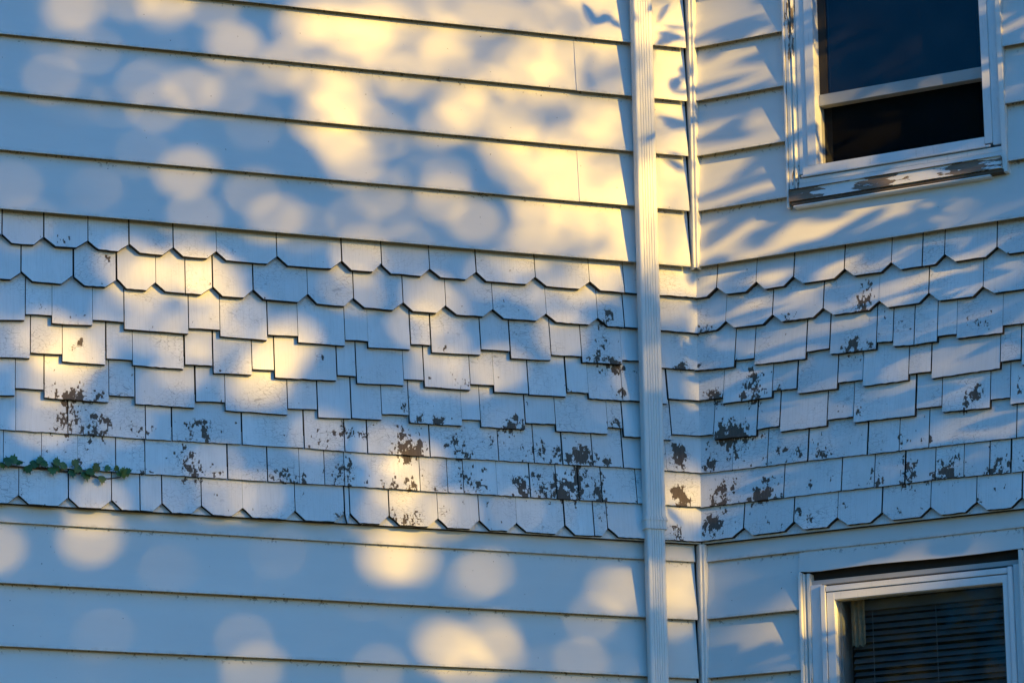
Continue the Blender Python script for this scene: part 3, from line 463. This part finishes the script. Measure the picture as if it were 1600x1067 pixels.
def sillwear(c):
    x = (c.x-.366)/.773
    w = .56+.35*math.exp(-((x-.06)/.07)**2)+.25*math.exp(-((x-.40)/.10)**2)+.42*math.exp(-((x-.83)/.07)**2)-.25*math.exp(-((x-.25)/.1)**2)-.25*math.exp(-((x-.65)/.12)**2)
    return w+.10*math.sin(c.z*320+x*30)
attr(MB().add(V, F).build('sill', M['sill'], uw), sillwear)
bars('sill_apron', M['oldwood'], uw, [(.372, 1.146, -.010, .04, .1655, .1765)])
bars('lower_channel', M['trim'], uw, [(.3780, 1.10, -.013, .03, .1560, .1640)], .003)
bars('sash_rail', M['rail'], uw, [(.4670, 1.0795, .040, .075, .5290, .5700)])
bars('sash_stile', M['sheath'], uw, [(.4670, .4950, .050, .075, .5720, ZT)])
bars('sash_stile', M['frame'], uw, [(1.0640, 1.0795, .050, .075, .5720, ZT)])
bars('pane', M['glass'], uw, [(.4955, 1.0635, .058, .061, .5705, ZT)], 0)
bars('insect_screen', M['screen'], uw, [(.4670, 1.0795, .0835, .0840, .305, .545)], 0)
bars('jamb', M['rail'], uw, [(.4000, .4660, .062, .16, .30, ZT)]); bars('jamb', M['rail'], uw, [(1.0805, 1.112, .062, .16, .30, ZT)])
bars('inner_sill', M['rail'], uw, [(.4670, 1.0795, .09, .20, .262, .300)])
# lower window: closed, blind behind the glass
lw = link('window', None, house, None, (0, 0, Z0), -B); tag(lw, 'lower closed window with bent head flashing and a dark blind inside')
ZB = -2.68
bars('trim_channel', M['trim'], lw, [(.3535, .3625, -.004, .030, ZB, -1.1225)])
bars('trim_channel', M['trim'], lw, [(1.1315, 1.1430, -.004, .030, ZB, -1.1245)])
V, F = gridbox(.3640, .3890, .012, .05, ZB, -1.128, 5, 60)
for i, v in enumerate(V):
    if v[1] < .02: V[i] = (v[0], .012+(.010 if .371 < v[0] < .379 else 0), v[2])
attr(MB().add(V, F).build('casing', M['old'], lw), lambda c: .35+.12*math.sin(c.z*11))
bars('casing', M['frame'], lw, [(.3895, .4290, .016, .06, ZB, -1.168), (1.1045, 1.1310, .016, .06, ZB, -1.168)])
bars('head_casing', M['sheath'], lw, [(.3640, 1.1310, .052, .08, -1.1500, -1.1000)]); bars('head_casing', M['rail'], lw, [(.3640, 1.1310, .030, .06, -1.1670, -1.1505)])  # upper piece coloured dark for the shadowed gap under the flashing
bars('storm_frame', M['frame'], lw, [(.4295, .4465, .004, .05, ZB, -1.1735), (.4490, .4770, .010, .06, ZB, -1.2015), (1.0690, 1.0870, .010, .06, ZB, -1.2015), (1.0890, 1.1040, .004, .05, ZB, -1.1835+.008)])
bars('storm_frame', M['frame'], lw, [(.4490, 1.0870, .008, .05, -1.1965, -1.1775), (.4490, 1.0870, .011, .06, -1.2255, -1.1995)])
bars('storm_frame', M['frame'], lw, [(.4490, 1.0870, .010, .06, ZB-.03, ZB-.001)])
bars('pane', M['glass2'], lw, [(.4775, 1.0685, .034, .037, ZB, -1.2260)], 0)
bars('sash_stile', M['rail'], lw, [(.4775, .4870, .050, .075, ZB, -1.2260)])
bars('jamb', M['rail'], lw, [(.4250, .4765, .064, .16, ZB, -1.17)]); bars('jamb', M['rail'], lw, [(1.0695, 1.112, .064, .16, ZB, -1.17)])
bars('sill', M['trim'], lw, [(.345, 1.155, -.03, .10, ZB-.075, ZB-.035)], .004)
# dark rooms behind
for z0, z1, nm in ((.10, 1.9, 'room'), (-2.9, -1.0, 'room')):
    mb = MB(); x0, x1, y0, y1 = .0+.30, 1.30, .161, 2.2
    t = .03
    mb.box(x0-t, x0, y0, y1, z0, z1); mb.box(x1, x1+t, y0, y1, z0, z1); mb.box(x0-t, x1+t, y1, y1+t, z0, z1)
    mb.box(x0-t, x1+t, y0, y1+t, z1, z1+t); mb.box(x0-t, x1+t, y0, y1+t, z0-t, z0)
    mb.build(nm, M['dark'], house, (0, 0, Z0), -B)
# the blind hangs inside the lower window
bl = link('window_blind', None, None, None, (0, 0, Z0), -B)
tag(bl, 'dark horizontal slat blind hanging behind the glass of the lower window', 'blind')
sec = [(-.0092, -.0090), (.0006, .0012), (.0092, .0090), (.0098, .0086), (.0012, .0006), (-.0086, -.0096)]
sl = MB().prism(sec, .500, 1.066).build('slat', M['slat'], bl, (0, .118, -1.262)).data
for i in range(1, 44):
    o = link('slat', sl, bl, None, (0, .118, -1.262-.0225*i)); o.rotation_euler = (random.uniform(-.12, .16), random.uniform(-.0025, .0025), 0)
bars('head_rail', M['slat'], bl, [(.498, 1.068, .100, .136, -1.255, -1.222)])
for x in (.575, .80, 1.035):
    MB().tube([(x, .103, -1.25), (x+.001, .103, -1.8), (x, .103, -2.24)], .0011, 6).build('cord', M['cord'], bl)
cu = link('reflection_cloth', None, None, None, (0, 0, Z0), -B); tag(cu, 'added tan cloth strip behind the lower window glass, standing in for a sunlit reflection', 'reflection_cloth')
V = []; F = []; nx, nz = 16, 6
for j in range(nz+1):
    for i in range(nx+1):
        x = .505+.050*i/nx; V.append((x, .088+.006*math.sin(i*1.15), -1.215-.16*j/nz+.004*math.sin(i*.9)))
for j in range(nz):
    for i in range(nx):
        a = j*(nx+1)+i; F.append((a, a+nx+1, a+nx+2, a+1))
link('cloth', mesh('cloth', V, F, True), cu, M['reflection_cloth'])  # cloth added in place of a sunlit reflection in the pane
bars('hem', M['reflection_cloth'], cu, [(.505, .555, .080, .083, -1.222, -1.2165)], 0)

# ---------------------------------------------------------------- downspout
ds = link('downspout', None, None, None, (0, 0, Z0), A); tag(ds, 'white fluted rectangular downspout running down beside the corner', 'downspout')
def spout_sec(w, d, y0, r=.008):
    """section: rounded box with fluted front; y0 = back"""
    p = []
    def arc(cx, cy, a0, a1, n=4):
        for q in range(n+1):
            a_ = a0+(a1-a0)*q/n; p.append((cx+r*math.cos(a_), cy+r*math.sin(a_)))
    yf = y0-d
    arc(r, y0-r, math.pi/2, math.pi, 2)
    arc(r, yf+r, math.pi, 1.5*math.pi)
    nfl = 5
    xs = np.linspace(r+.006, w-r-.003, nfl*6+1)
    for i, x in enumerate(xs):
        f = (i % 6)/6.
        p.append((float(x), yf+.0023*max(0., math.sin(f*2*math.pi))**1.0))
    arc(w-r, yf+r, 1.5*math.pi, 2*math.pi)
    arc(w-r, y0-r, 0, math.pi/2, 2)
    return p
def spout(name, z0, z1, w, d, y0, x_at, grow=0.0):
    sec = spout_sec(w, d, y0); n = len(sec); V = []; F = []; nz = max(1, int((z1-z0)/.25))
    for j in range(nz+1):
        z = z0+(z1-z0)*j/nz; xo = x_at(z)
        for x, y in sec: V.append((xo+x, y, z))
    for j in range(nz):
        for i in range(n): F.append((j*n+i, j*n+(i+1) % n, (j+1)*n+(i+1) % n, (j+1)*n+i))
    F += [tuple(range(n))[::-1], tuple(range(nz*n, nz*n+n))]
    o = MB().add(V, F).build(name, M['spout'], ds, smooth=False)
    return o
XA = lambda z: -.2121-.0093*(z+1.4788)
spout('pipe', -.950, 2.0, .0725, .0450, -.0035, XA)
spout('pipe', GRD+.1, -.9505, .0665, .0400, -.0045, lambda z: XA(z)+.0030)
mb = MB()
for (z0, z1, gx) in ((-.9560, -.9480, .0042), (-.9480, -.9260, .0030), (-.9260, -.9190, .0052), (-.9190, -.9120, .0028)):
    sec = spout_sec(.0725+2*gx, .0450+gx, -.0030); n = len(sec); x0 = XA(z0)-gx
    V = [(x0+x, min(y, y) if True else y, z) for z in (z0, z1) for x, y in sec]
    mb.add(V, [tuple(range(n))[::-1], tuple(range(n, 2*n))]+[(i, (i+1) % n, n+(i+1) % n, n+i) for i in range(n)])
mb.build('collar', M['spout'], ds)

# ---------------------------------------------------------------- ivy sprig
iv = link('ivy_sprig', None, None, None, (0, 0, Z0), A); tag(iv, 'small green ivy sprig creeping along the shingle butts at the left', 'ivy')
IV = [(-2.3872, -0.8618, 0.0365, 3.14, 0.2), (-2.37, -0.8481, 0.0364, 0.24, -0.2), (-2.3532, -0.8624, 0.0266, 3.84, 0.3), (-2.4045, -0.8712, 0.0269, 2.74, 0.2), (-2.3187, -0.8783, 0.0352, 2.84, 0.4), (-2.3015, -0.8619, 0.0341, 3.64, 0.1), (-2.2821, -0.8453, 0.0334, -0.06, -0.2), (-2.2687, -0.8612, 0.0294, 2.24, 0.2), (-2.2422, -0.8805, 0.0327, 3.04, 0.4), (-2.2295, -0.8475, 0.0327, 0.14, -0.2), (-2.2275, -0.867, 0.0324, 2.64, 0.2), (-2.2072, -0.8601, 0.0277, 3.94, 0.2), (-2.1763, -0.8833, 0.0307, 3.04, 0.3), (-2.1678, -0.8472, 0.0303, 0.54, -0.1), (-2.1617, -0.8684, 0.034, 3.74, 0.2), (-2.1322, -0.8904, 0.0369, 2.94, 0.3), (-2.1182, -0.8783, 0.0364, 2.24, 0.2), (-2.1014, -0.859, 0.032, 4.04, 0.1), (-2.0809, -0.8998, 0.0309, 3.09, 0.2), (-2.0613, -0.8601, 0.0246, 1.74, 0.2), (-2.0359, -0.8604, 0.0224, 4.04, 0.1), (-2.0109, -0.8828, 0.0224, 2.84, 0.2), (-2.012, -0.8637, 0.0264, 0.34, 0), (-1.9942, -0.8643, 0.0251, 1.14, 0.1), (-2.0208, -0.875, 0.0257, 2.24, 0.1), (-2.0056, -0.874, 0.0304, 3.94, 0.1)]
ST = [(-2.5439, -0.8662), (-2.4359, -0.8663), (-2.368, -0.8689), (-2.2998, -0.8702), (-2.2452, -0.8709), (-2.1903, -0.8758), (-2.1352, -0.8793), (-2.1131, -0.8822), (-2.0909, -0.8878), (-2.0578, -0.8899), (-2.0192, -0.8838), (-2.0112, -0.8743)]
MB().tube([(x, -.010-.004*math.sin(i*1.3), z) for i, (x, z) in enumerate(ST)], [.0028]*(len(ST)-3)+[.002, .0016, .0011], 7).build('stem', M['stem'], iv)
lobes = [(0, -.42), (.16, -.50), (.40, -.36), (.52, -.02), (.33, .06), (.30, .30), (.10, .30), (0, .62), (-.10, .30), (-.30, .30), (-.33, .06), (-.52, -.02), (-.40, -.36), (-.16, -.50)]
for i, (x, z, sz, an, tilt) in enumerate(IV):
    V = [(0, -.05*sz, 0)]+[(p*sz, -.06*sz*(abs(p)*1.6)+.10*sz*(q*q), q*sz) for p, q in lobes]
    F = [(0, j+1, (j+1) % len(lobes)+1) for j in range(len(lobes))]
    me = mesh('leaf', V, F, True); at = me.attributes.new('tone', 'FLOAT', 'POINT'); tone = random.random()*.7+(.3 if x > -2.03 else 0); at.data.foreach_set('value', [tone]*len(V))
    o = link('leaf', me, iv, M['ivy'], (x, -.016-random.uniform(0, .016), z))
    o.rotation_euler = (tilt, an, random.uniform(-.6, .6)); o.rotation_mode = 'ZXY'
    MB().tube([(0, 0, -.42*sz), (random.uniform(-.3, .3)*sz, .010, -.75*sz)], .0008, 5).build('petiole', M['stem'], o)

# ---------------------------------------------------------------- trees towards the sun that dapple the wall
# s, t = offsets across the sunbeam through the house corner, q = distance towards the sun
O = Vector((0, 0, Z0))
def stq(s, t, q): return O+ES*s+ET*t+S*q
def leaf_mesh(name, P, L, W, spread, tone_lo=0., tone_hi=1.):
    """P: world points; leaves turned roughly towards the light"""
    n = len(P); sv = np.array(S); e1 = np.array(ES); e2 = np.array(ET)
    nrm = sv[None]+rng.normal(0, spread, (n, 3)); nrm /= np.linalg.norm(nrm, axis=1)[:, None]
    ang = rng.uniform(0, 2*np.pi, n); ax = np.cos(ang)[:, None]*e1+np.sin(ang)[:, None]*e2
    ax -= (ax*nrm).sum(1)[:, None]*nrm; ax /= np.linalg.norm(ax, axis=1)[:, None]; bx = np.cross(nrm, ax)
    l = L*rng.uniform(.75, 1.25, n); w = W*rng.uniform(.75, 1.25, n)
    prof = [(-.5, 0), (-.22, .40), (.12, .5), (.5, 0), (.12, -.5), (-.22, -.40)]
    V = np.concatenate([(P+ax*(l*a_)[:, None]+bx*(w*b_)[:, None]+nrm*(abs(b_)*w*.25)[:, None])[:, None, :] for a_, b_ in prof], 1).reshape(-1, 3)
    idx = np.arange(n)[:, None]*6
    F = np.concatenate([(idx+np.array([0, 1, 2, 3])), (idx+np.array([0, 3, 4, 5]))]).tolist()
    me = bpy.data.meshes.new(name); me.from_pydata(V.tolist(), [], F); me.update()
    at = me.attributes.new('tone', 'FLOAT', 'POINT'); at.data.foreach_set('value', np.repeat(rng.uniform(tone_lo, tone_hi, n), 6))
    return me
GAPS = np.array([(-1.888, 1.005, 0.7), (-1.832, 0.859, 0.35), (-1.955, 0.769, 0.3), (-1.715, 1.033, 0.6), (-1.611, 1.046, 0.9), (-1.625, 0.992, 0.5), (-1.477, 1.003, 0.55), (-1.418, 0.859, 0.85), (-1.671, 0.735, 0.6), (-1.632, 0.658, 0.6), (-1.544, 0.708, 0.75), (-1.425, 0.687, 0.3), (-1.347, 0.583, 0.2), (-1.553, 0.428, 0.85), (-1.684, 0.5, 0.2), (-2.058, 0.411, 0.3), (-1.82, 0.377, 0.25), (-1.531, 0.274, 0.55), (-1.354, 0.341, 0.4), (-1.277, 0.26, 0.7), (-1.2, 0.222, 0.3), (-1.254, 0.792, 0.6), (-1.207, 0.937, 0.6), (-1.129, 0.923, 0.75), (-1.167, 0.721, 0.7), (-1.098, 0.662, 0.855), (-1.156, 0.586, 0.7), (-1.097, 0.516, 0.855), (-1.068, 0.436, 0.57), (-1.292, 0.76, 0.5), (-1.031, 0.863, 0.665), (-1.704, 0.133, 0.9), (-1.657, 0.066, 1.05), (-1.593, 0.094, 0.75), (-1.519, 0.1, 1.05), (-1.453, 0.053, 1.05), (-1.479, -0.021, 0.9), (-1.376, -0.071, 0.75), (-1.719, -0.026, 0.6), (-1.635, -0.096, 0.75), (-1.533, -0.124, 0.75), (-1.934, -0.107, 1.2), (-1.87, -0.164, 1.05), (-1.904, -0.245, 0.9), (-1.531, -0.22, 0.6), (-1.594, -0.289, 0.45), (-1.45, -0.13, 0.75), (-1.271, -0.207, 1.425), (-1.317, -0.289, 1.425), (-1.225, -0.156, 0.9), (-2.069, -0.108, 0.6), (-1.808, -0.126, 0.6), (-1.936, -0.388, 0.6), (-1.711, -0.396, 0.45), (-1.461, -0.573, 0.4), (-1.432, -0.669, 0.6), (-1.606, -0.639, 0.3), (-1.349, -0.676, 0.3), (-1.794, -0.668, 0.5), (-1.795, -0.767, 0.9), (-2.066, -0.766, 0.7), (-1.574, -0.883, 0.2), (-1.263, -0.871, 0.15), (-1.766, -1.078, 0.25), (-1.361, -1.139, 0.35), (-1.332, -1.227, 0.4), (-0.957, -0.562, 1.045), (-0.871, -0.611, 1.045), (-0.928, -0.67, 1.045), (-0.965, -0.783, 1.045), (-0.871, -0.771, 0.95), (-0.937, -0.901, 1.235), (-0.87, -0.918, 0.95), (-0.766, -0.791, 0.57), (-0.651, -0.981, 0.475), (-0.709, -1.007, 0.285), (-0.573, -0.797, 0.285), (-0.775, -1.209, 0.902), (-0.728, -1.235, 0.475), (-0.642, -1.212, 0.902), (-0.614, -1.246, 0.475), (-0.7, -1.3, 0.665), (-0.982, -1.28, 0.38), (-0.273, -1.07, 0.332), (-0.224, -1.096, 0.38), (-0.333, -1.159, 0.285), (-0.374, -1.302, 0.285), (-0.824, -0.031, 0.475), (-0.775, -0.089, 0.475), (-0.853, -0.139, 0.57), (-0.775, -0.209, 0.57), (-0.795, -0.295, 0.665), (-0.688, -0.325, 0.57), (-0.61, -0.298, 0.665), (-0.638, 0.023, 0.475), (-0.509, 0.004, 0.475), (-0.499, 0.104, 0.475), (-0.559, 0.092, 0.38), (-0.402, -0.203, 0.665), (-0.421, -0.091, 0.38), (-0.32, -0.03, 0.475), (-1.046, 0.137, 0.38), (-1.017, 0.091, 0.285), (-0.892, 0.127, 0.285), (-0.97, 0.32, 0.57), (-0.775, 0.298, 0.57), (-0.687, 0.215, 0.665), (-1.047, 0.236, 0.285), (-0.931, 0.24, 0.285), (-0.853, 0.369, 0.19), (-0.775, 0.365, 0.332), (-0.174, -0.363, 0.475), (-0.066, -1.1, 0.665), (-0.077, -1.174, 0.57), (-0.065, -1.036, 0.665), (-0.06, -0.788, 0.76), (-0.069, -0.722, 0.38), (-0.071, -0.841, 0.475), (0.017, -0.819, 0.475), (0.013, -1.093, 0.38), (0.009, -1.174, 0.332), (0.136, -1.331, 2.85), (0.14, -1.322, 2.85), (0.132, -1.306, 1.9), (0.107, -1.51, 0.57), (0.237, -0.29, 0.475), (0.203, -0.333, 0.285), (0.277, -0.625, 0.38), (0.091, -0.723, 0.285), (0.229, -0.954, 0.237), (0.041, -0.296, 0.475), (0.059, -0.236, 0.38), (0.095, -0.181, 1.33), (0.141, -0.19, 1.52), (0.18, -0.34, 0.95), (0.252, -0.413, 1.33), (0.265, -0.733, 0.855), (0.222, -0.623, 0.665), (0.064, -0.42, 0.95), (0.126, -0.647, 0.57), (0.279, -0.924, 0.57)])
THIN = [(-0.795, 0.877, 0.478, 0.138, 1.0), (-0.575, 0.662, 0.382, 0.252, 1.05), (-0.375, 0.538, 0.223, 0.526, 1.1), (-0.247, 0.145, 0.142, 0.203, 1.4), (-0.418, 0.2, 0.16, 0.112, 0.85), (-1.059, 0.615, 0.117, 0.202, 0.9), (-0.047, 0.5, 0.124, 0.6, 1.5), (-0.147, 0.736, 0.248, 0.465, 1.2), (-0.189, 0.006, 0.122, 0.09, 1.6), (-0.057, -0.025, 0.082, 0.113, 1.4), (0.04, 0.475, 0.071, 0.615, 2.8), (0.061, -0.015, 0.082, 0.133, 2.6), (0.128, 0.28, 0.115, 0.446, 1.0), (0.289, 0.338, 0.038, 0.197, 3.6), (0.171, -0.094, 0.068, 0.109, 2.0)]
DENSE = [(-0.864, 0.629, 0.098, 0.059, 1.0), (-0.873, 0.438, 0.082, 0.058, 1.0), (-1.048, 0.357, 0.058, 0.049, 0.8), (-0.598, 0.188, 0.04, 0.045, 0.6), (-0.685, 0.765, 0.03, 0.034, 0.9), (-0.953, 0.928, 0.079, 0.046, 0.3), (-0.495, 0.601, 0.06, 0.046, 0.5), (-0.595, 0.812, 0.07, 0.046, 0.5), (-0.775, 0.421, 0.039, 0.09, 0.6), (-0.992, 0.781, 0.029, 0.045, 0.4), (-0.366, 0.389, 0.121, 0.041, 0.8)]
FMAX = .26; SUNR = .0815
def light_at(s, t):
    I = np.zeros_like(s)
    for cs, ct, rs, rt, v in THIN:
        d = np.sqrt(((s-cs)/rs)**2+((t-ct)/rt)**2); I = np.maximum(I, v*np.clip((1.12-d)/.25, 0, 1))
    for cs, ct, rs, rt, v in DENSE:
        d = np.sqrt(((s-cs)/rs)**2+((t-ct)/rt)**2); I *= 1-v*np.clip((1.15-d)/.3, 0, 1)
    return I
def far_tree():
    t_ = link('maple_tree', None, None, None, tuple(Vector((stq(.95, 0, 17.5).x, stq(.95, 0, 17.5).y, 0))))
    tag(t_, 'tall broadleaf tree off to the right whose leaves dapple the wall', 'tree')
    base = Vector(t_.location); wi = Matrix.Translation(-base)
    TAU = 6.2; LL, LW = .085, .062; sig = LL*LW*.62*.80
    s0, s1, t0, t1 = -2.45, .62, -2.1, 1.35
    n = int(TAU/sig*(s1-s0)*(t1-t0))
    s = rng.uniform(s0, s1, n); t = rng.uniform(t0, t1, n); q = 17.5+np.clip(rng.normal(0, .75, n), -1.8, 1.8)
    I = light_at(s, t); tau = np.where(I > .02, -np.log(np.clip(FMAX*I, .002, 1)), TAU); keep = rng.random(n) < tau/TAU
    s, t, q = s[keep], t[keep], q[keep]
    for it in range(3):                                    # leaves pushed aside so the gaps cast light spots at chosen points
        for cs, ct, v in GAPS:
            h = SUNR*math.sqrt(FMAX*v*.9)+.022
            dx, dy = s-cs, t-ct; d = np.hypot(dx, dy); m = d < h
            if m.any():
                dd = np.maximum(d[m], 1e-4); f = h*rng.uniform(1.0, 1.25, m.sum())/dd
                s[m] = cs+dx[m]*f; t[m] = ct+dy[m]*f
    P = O_np+s[:, None]*np.array(ES)+t[:, None]*np.array(ET)+q[:, None]*np.array(S)
    # the rest of the crown, round the part that shades the wall
    k = 26000; u = rng.normal(size=(k, 3)); u /= np.linalg.norm(u, axis=1)[:, None]; rr = rng.random(k)**(1/2.4)
    C = np.array(stq(-.35, .25, 17.5)); E = u*rr[:, None]*np.array([3.1, 3.1, 2.9])*(1+.12*np.sin(u[:, :1]*7)+.10*np.sin(u[:, 2:]*9)); Q = C+E
    rel = Q-O_np; qs = rel@np.array(ES); qt = rel@np.array(ET)
    out = ~((qs > s0) & (qs < s1) & (qt > t0) & (qt < t1)); Q = Q[out]
    P = np.concatenate([P, Q])-np.array(base)
    cr = link('crown', leaf_mesh('crown', P, LL, LW, .55), t_, M['leaf']); cr['kind'] = 'stuff'
    z = lambda s_, t__, q_: stq(s_, t__, q_)-base
    top = z(.80, .9, 17.6); b0 = Vector((0, 0, 0))
    MB().tube([b0, b0.lerp(top, .25)+Vector((.1, .05, 0)), b0.lerp(top, .5)+Vector((.05, .1, 0)), b0.lerp(top, .75), top, z(.75, 2.2, 17.5)], [.30, .22, .19, .15, .09, .02], 12).build('trunk', M['bark'], t_, smooth=True)
    for (sa, ta, sb, tb, qb) in ((.9, -1.6, -2.4, -2.3, 17.2), (.9, -1.0, 2.4, .4, 17.9), (.85, .2, -.2, 2.4, 18.0), (.85, -.6, 2.0, 1.8, 16.8), (.85, .6, -1.6, 2.2, 17.0), (.9, -1.3, -.6, -2.4, 16.2)):
        a_ = z(sa, ta, 17.5); c_ = z(sb, tb, qb); m_ = a_.lerp(c_, .5)+Vector((0, 0, .25))
        MB().tube([a_, m_, c_], [.07, .045, .012], 8).build('limb', M['bark'], t_, smooth=True)
O_np = np.array(O)
far_tree()
def near_tree():
    p = stq(1.35, 0, 3.7); t_ = link('young_tree', None, None, None, (p.x, p.y, 0)); tag(t_, 'young broadleaf tree close to the bay, off to the right', 'tree')
    base = np.array(t_.location)
    n = 5200
    u = rng.normal(size=(n, 3)); u /= np.linalg.norm(u, axis=1)[:, None]; rr = rng.random(n)**(1/2.6)
    C = np.array(stq(1.30, .0, 3.7)); Q = C+u*rr[:, None]*np.array([.95, .95, 1.9]); rel = Q-O_np
    qs = rel@np.array(ES); Q = Q[qs > .34]
    # sprays reaching into the light that falls on the corner
    N2 = 1600; s = rng.uniform(-.30, .40, N2); t = rng.uniform(-1.9, 1.15, N2); q = 3.5+rng.normal(0, .25, N2)
    dens = np.clip(np.interp(s, [-.30, -.12, -.02, .02, .06, .09, .14, .40], [.0, .01, .06, .20, .28, .36, .55, .72]), 0, 1)
    dens = np.maximum(dens*np.where(t > -.05, 1, .9), 0)
    k = rng.random(N2) < dens
    k &= (np.hypot((s-.1365)*1.0, t+1.325) > .06)
    SPRAY = [(-0.319, 0.929), (-0.279, 0.912), (-0.238, 0.896), (-0.154, 0.919), (-0.14, 0.935), (-0.071, 0.921), (-0.062, 0.838), (-0.037, 0.873), (-0.083, 0.823), (-0.172, 0.448), (-0.045, 0.662), (-0.024, 0.638), (-0.057, 0.547), (-0.03, 0.522), (-0.039, 0.384)]
    s, t, q = s[k], t[k], q[k]; s = np.append(s, [v[0] for v in SPRAY]); t = np.append(t, [v[1] for v in SPRAY]); q = np.append(q, [3.0+.02*i for i in range(len(SPRAY))])
    P2 = O_np+s[:, None]*np.array(ES)+t[:, None]*np.array(ET)+q[:, None]*np.array(S)
    P = np.concatenate([Q, P2])-base
    cr = link('crown', leaf_mesh('crown', P, .100, .045, .5), t_, M['leaf']); cr['kind'] = 'stuff'
    z = lambda s_, t__, q_: Vector(np.array(stq(s_, t__, q_))-base)
    top = z(1.3, 1.6, 3.7)
    MB().tube([Vector((0, 0, 0)), top*.33+Vector((.04, 0, 0)), top*.66, top], [.10, .08, .06, .012], 10).build('trunk', M['bark'], t_, smooth=True)
    for ta, sb, tb in ((-.9, .30, -.3), (-.3, .25, .45), (.3, .15, .95), (-1.2, 2.0, -.2), (-.1, 2.0, .9), (-1.5, .45, -1.3)):
        a_ = z(1.3, ta, 3.7); c_ = z(sb, tb, 4.0); MB().tube([a_, a_.lerp(c_, .5)+Vector((0, 0, .12)), c_], [.03, .02, .004], 6).build('limb', M['bark'], t_, smooth=True)
near_tree()

def reflected_tree():  # out-of-view tree added to give the lower pane a dark reflection
    bx, by = -15.5, -11.3; t_ = link('reflected_tree', None, None, None, (bx, by, 0)); tag(t_, 'round tree across the lawn on the left, added for the lower window to reflect', 'tree')
    n = 9000; u = rng.normal(size=(n, 3)); u /= np.linalg.norm(u, axis=1)[:, None]; rr = rng.random(n)**(1/2.5)
    lump = 1+.16*np.sin(u[:, 0]*6+1)+.14*np.sin(u[:, 1]*7+u[:, 2]*5)
    P = np.array([0, 0, 6.2])+u*(rr*lump)[:, None]*np.array([3.6, 3.6, 3.3])
    cr = link('crown', leaf_mesh('crown', P, .26, .17, 1.2), t_, M['leaf']); cr['kind'] = 'stuff'
    MB().tube([(0, 0, 0), (.05, .02, 1.5), (-.05, .05, 3.2), (.1, 0, 5), (.05, 0, 8)], [.28, .21, .18, .13, .03], 10).build('trunk', M['bark'], t_, smooth=True)
    for a_, z_ in ((.3, 3.), (1.6, 3.4), (2.9, 2.8), (4.1, 3.6), (5.3, 4.2)):
        MB().tube([(0, 0, z_), (math.cos(a_)*1.1, math.sin(a_)*1.1, z_+1.2), (math.cos(a_)*2.3, math.sin(a_)*2.3, z_+2.4)], [.09, .06, .015], 7).build('limb', M['bark'], t_, smooth=True)
reflected_tree()
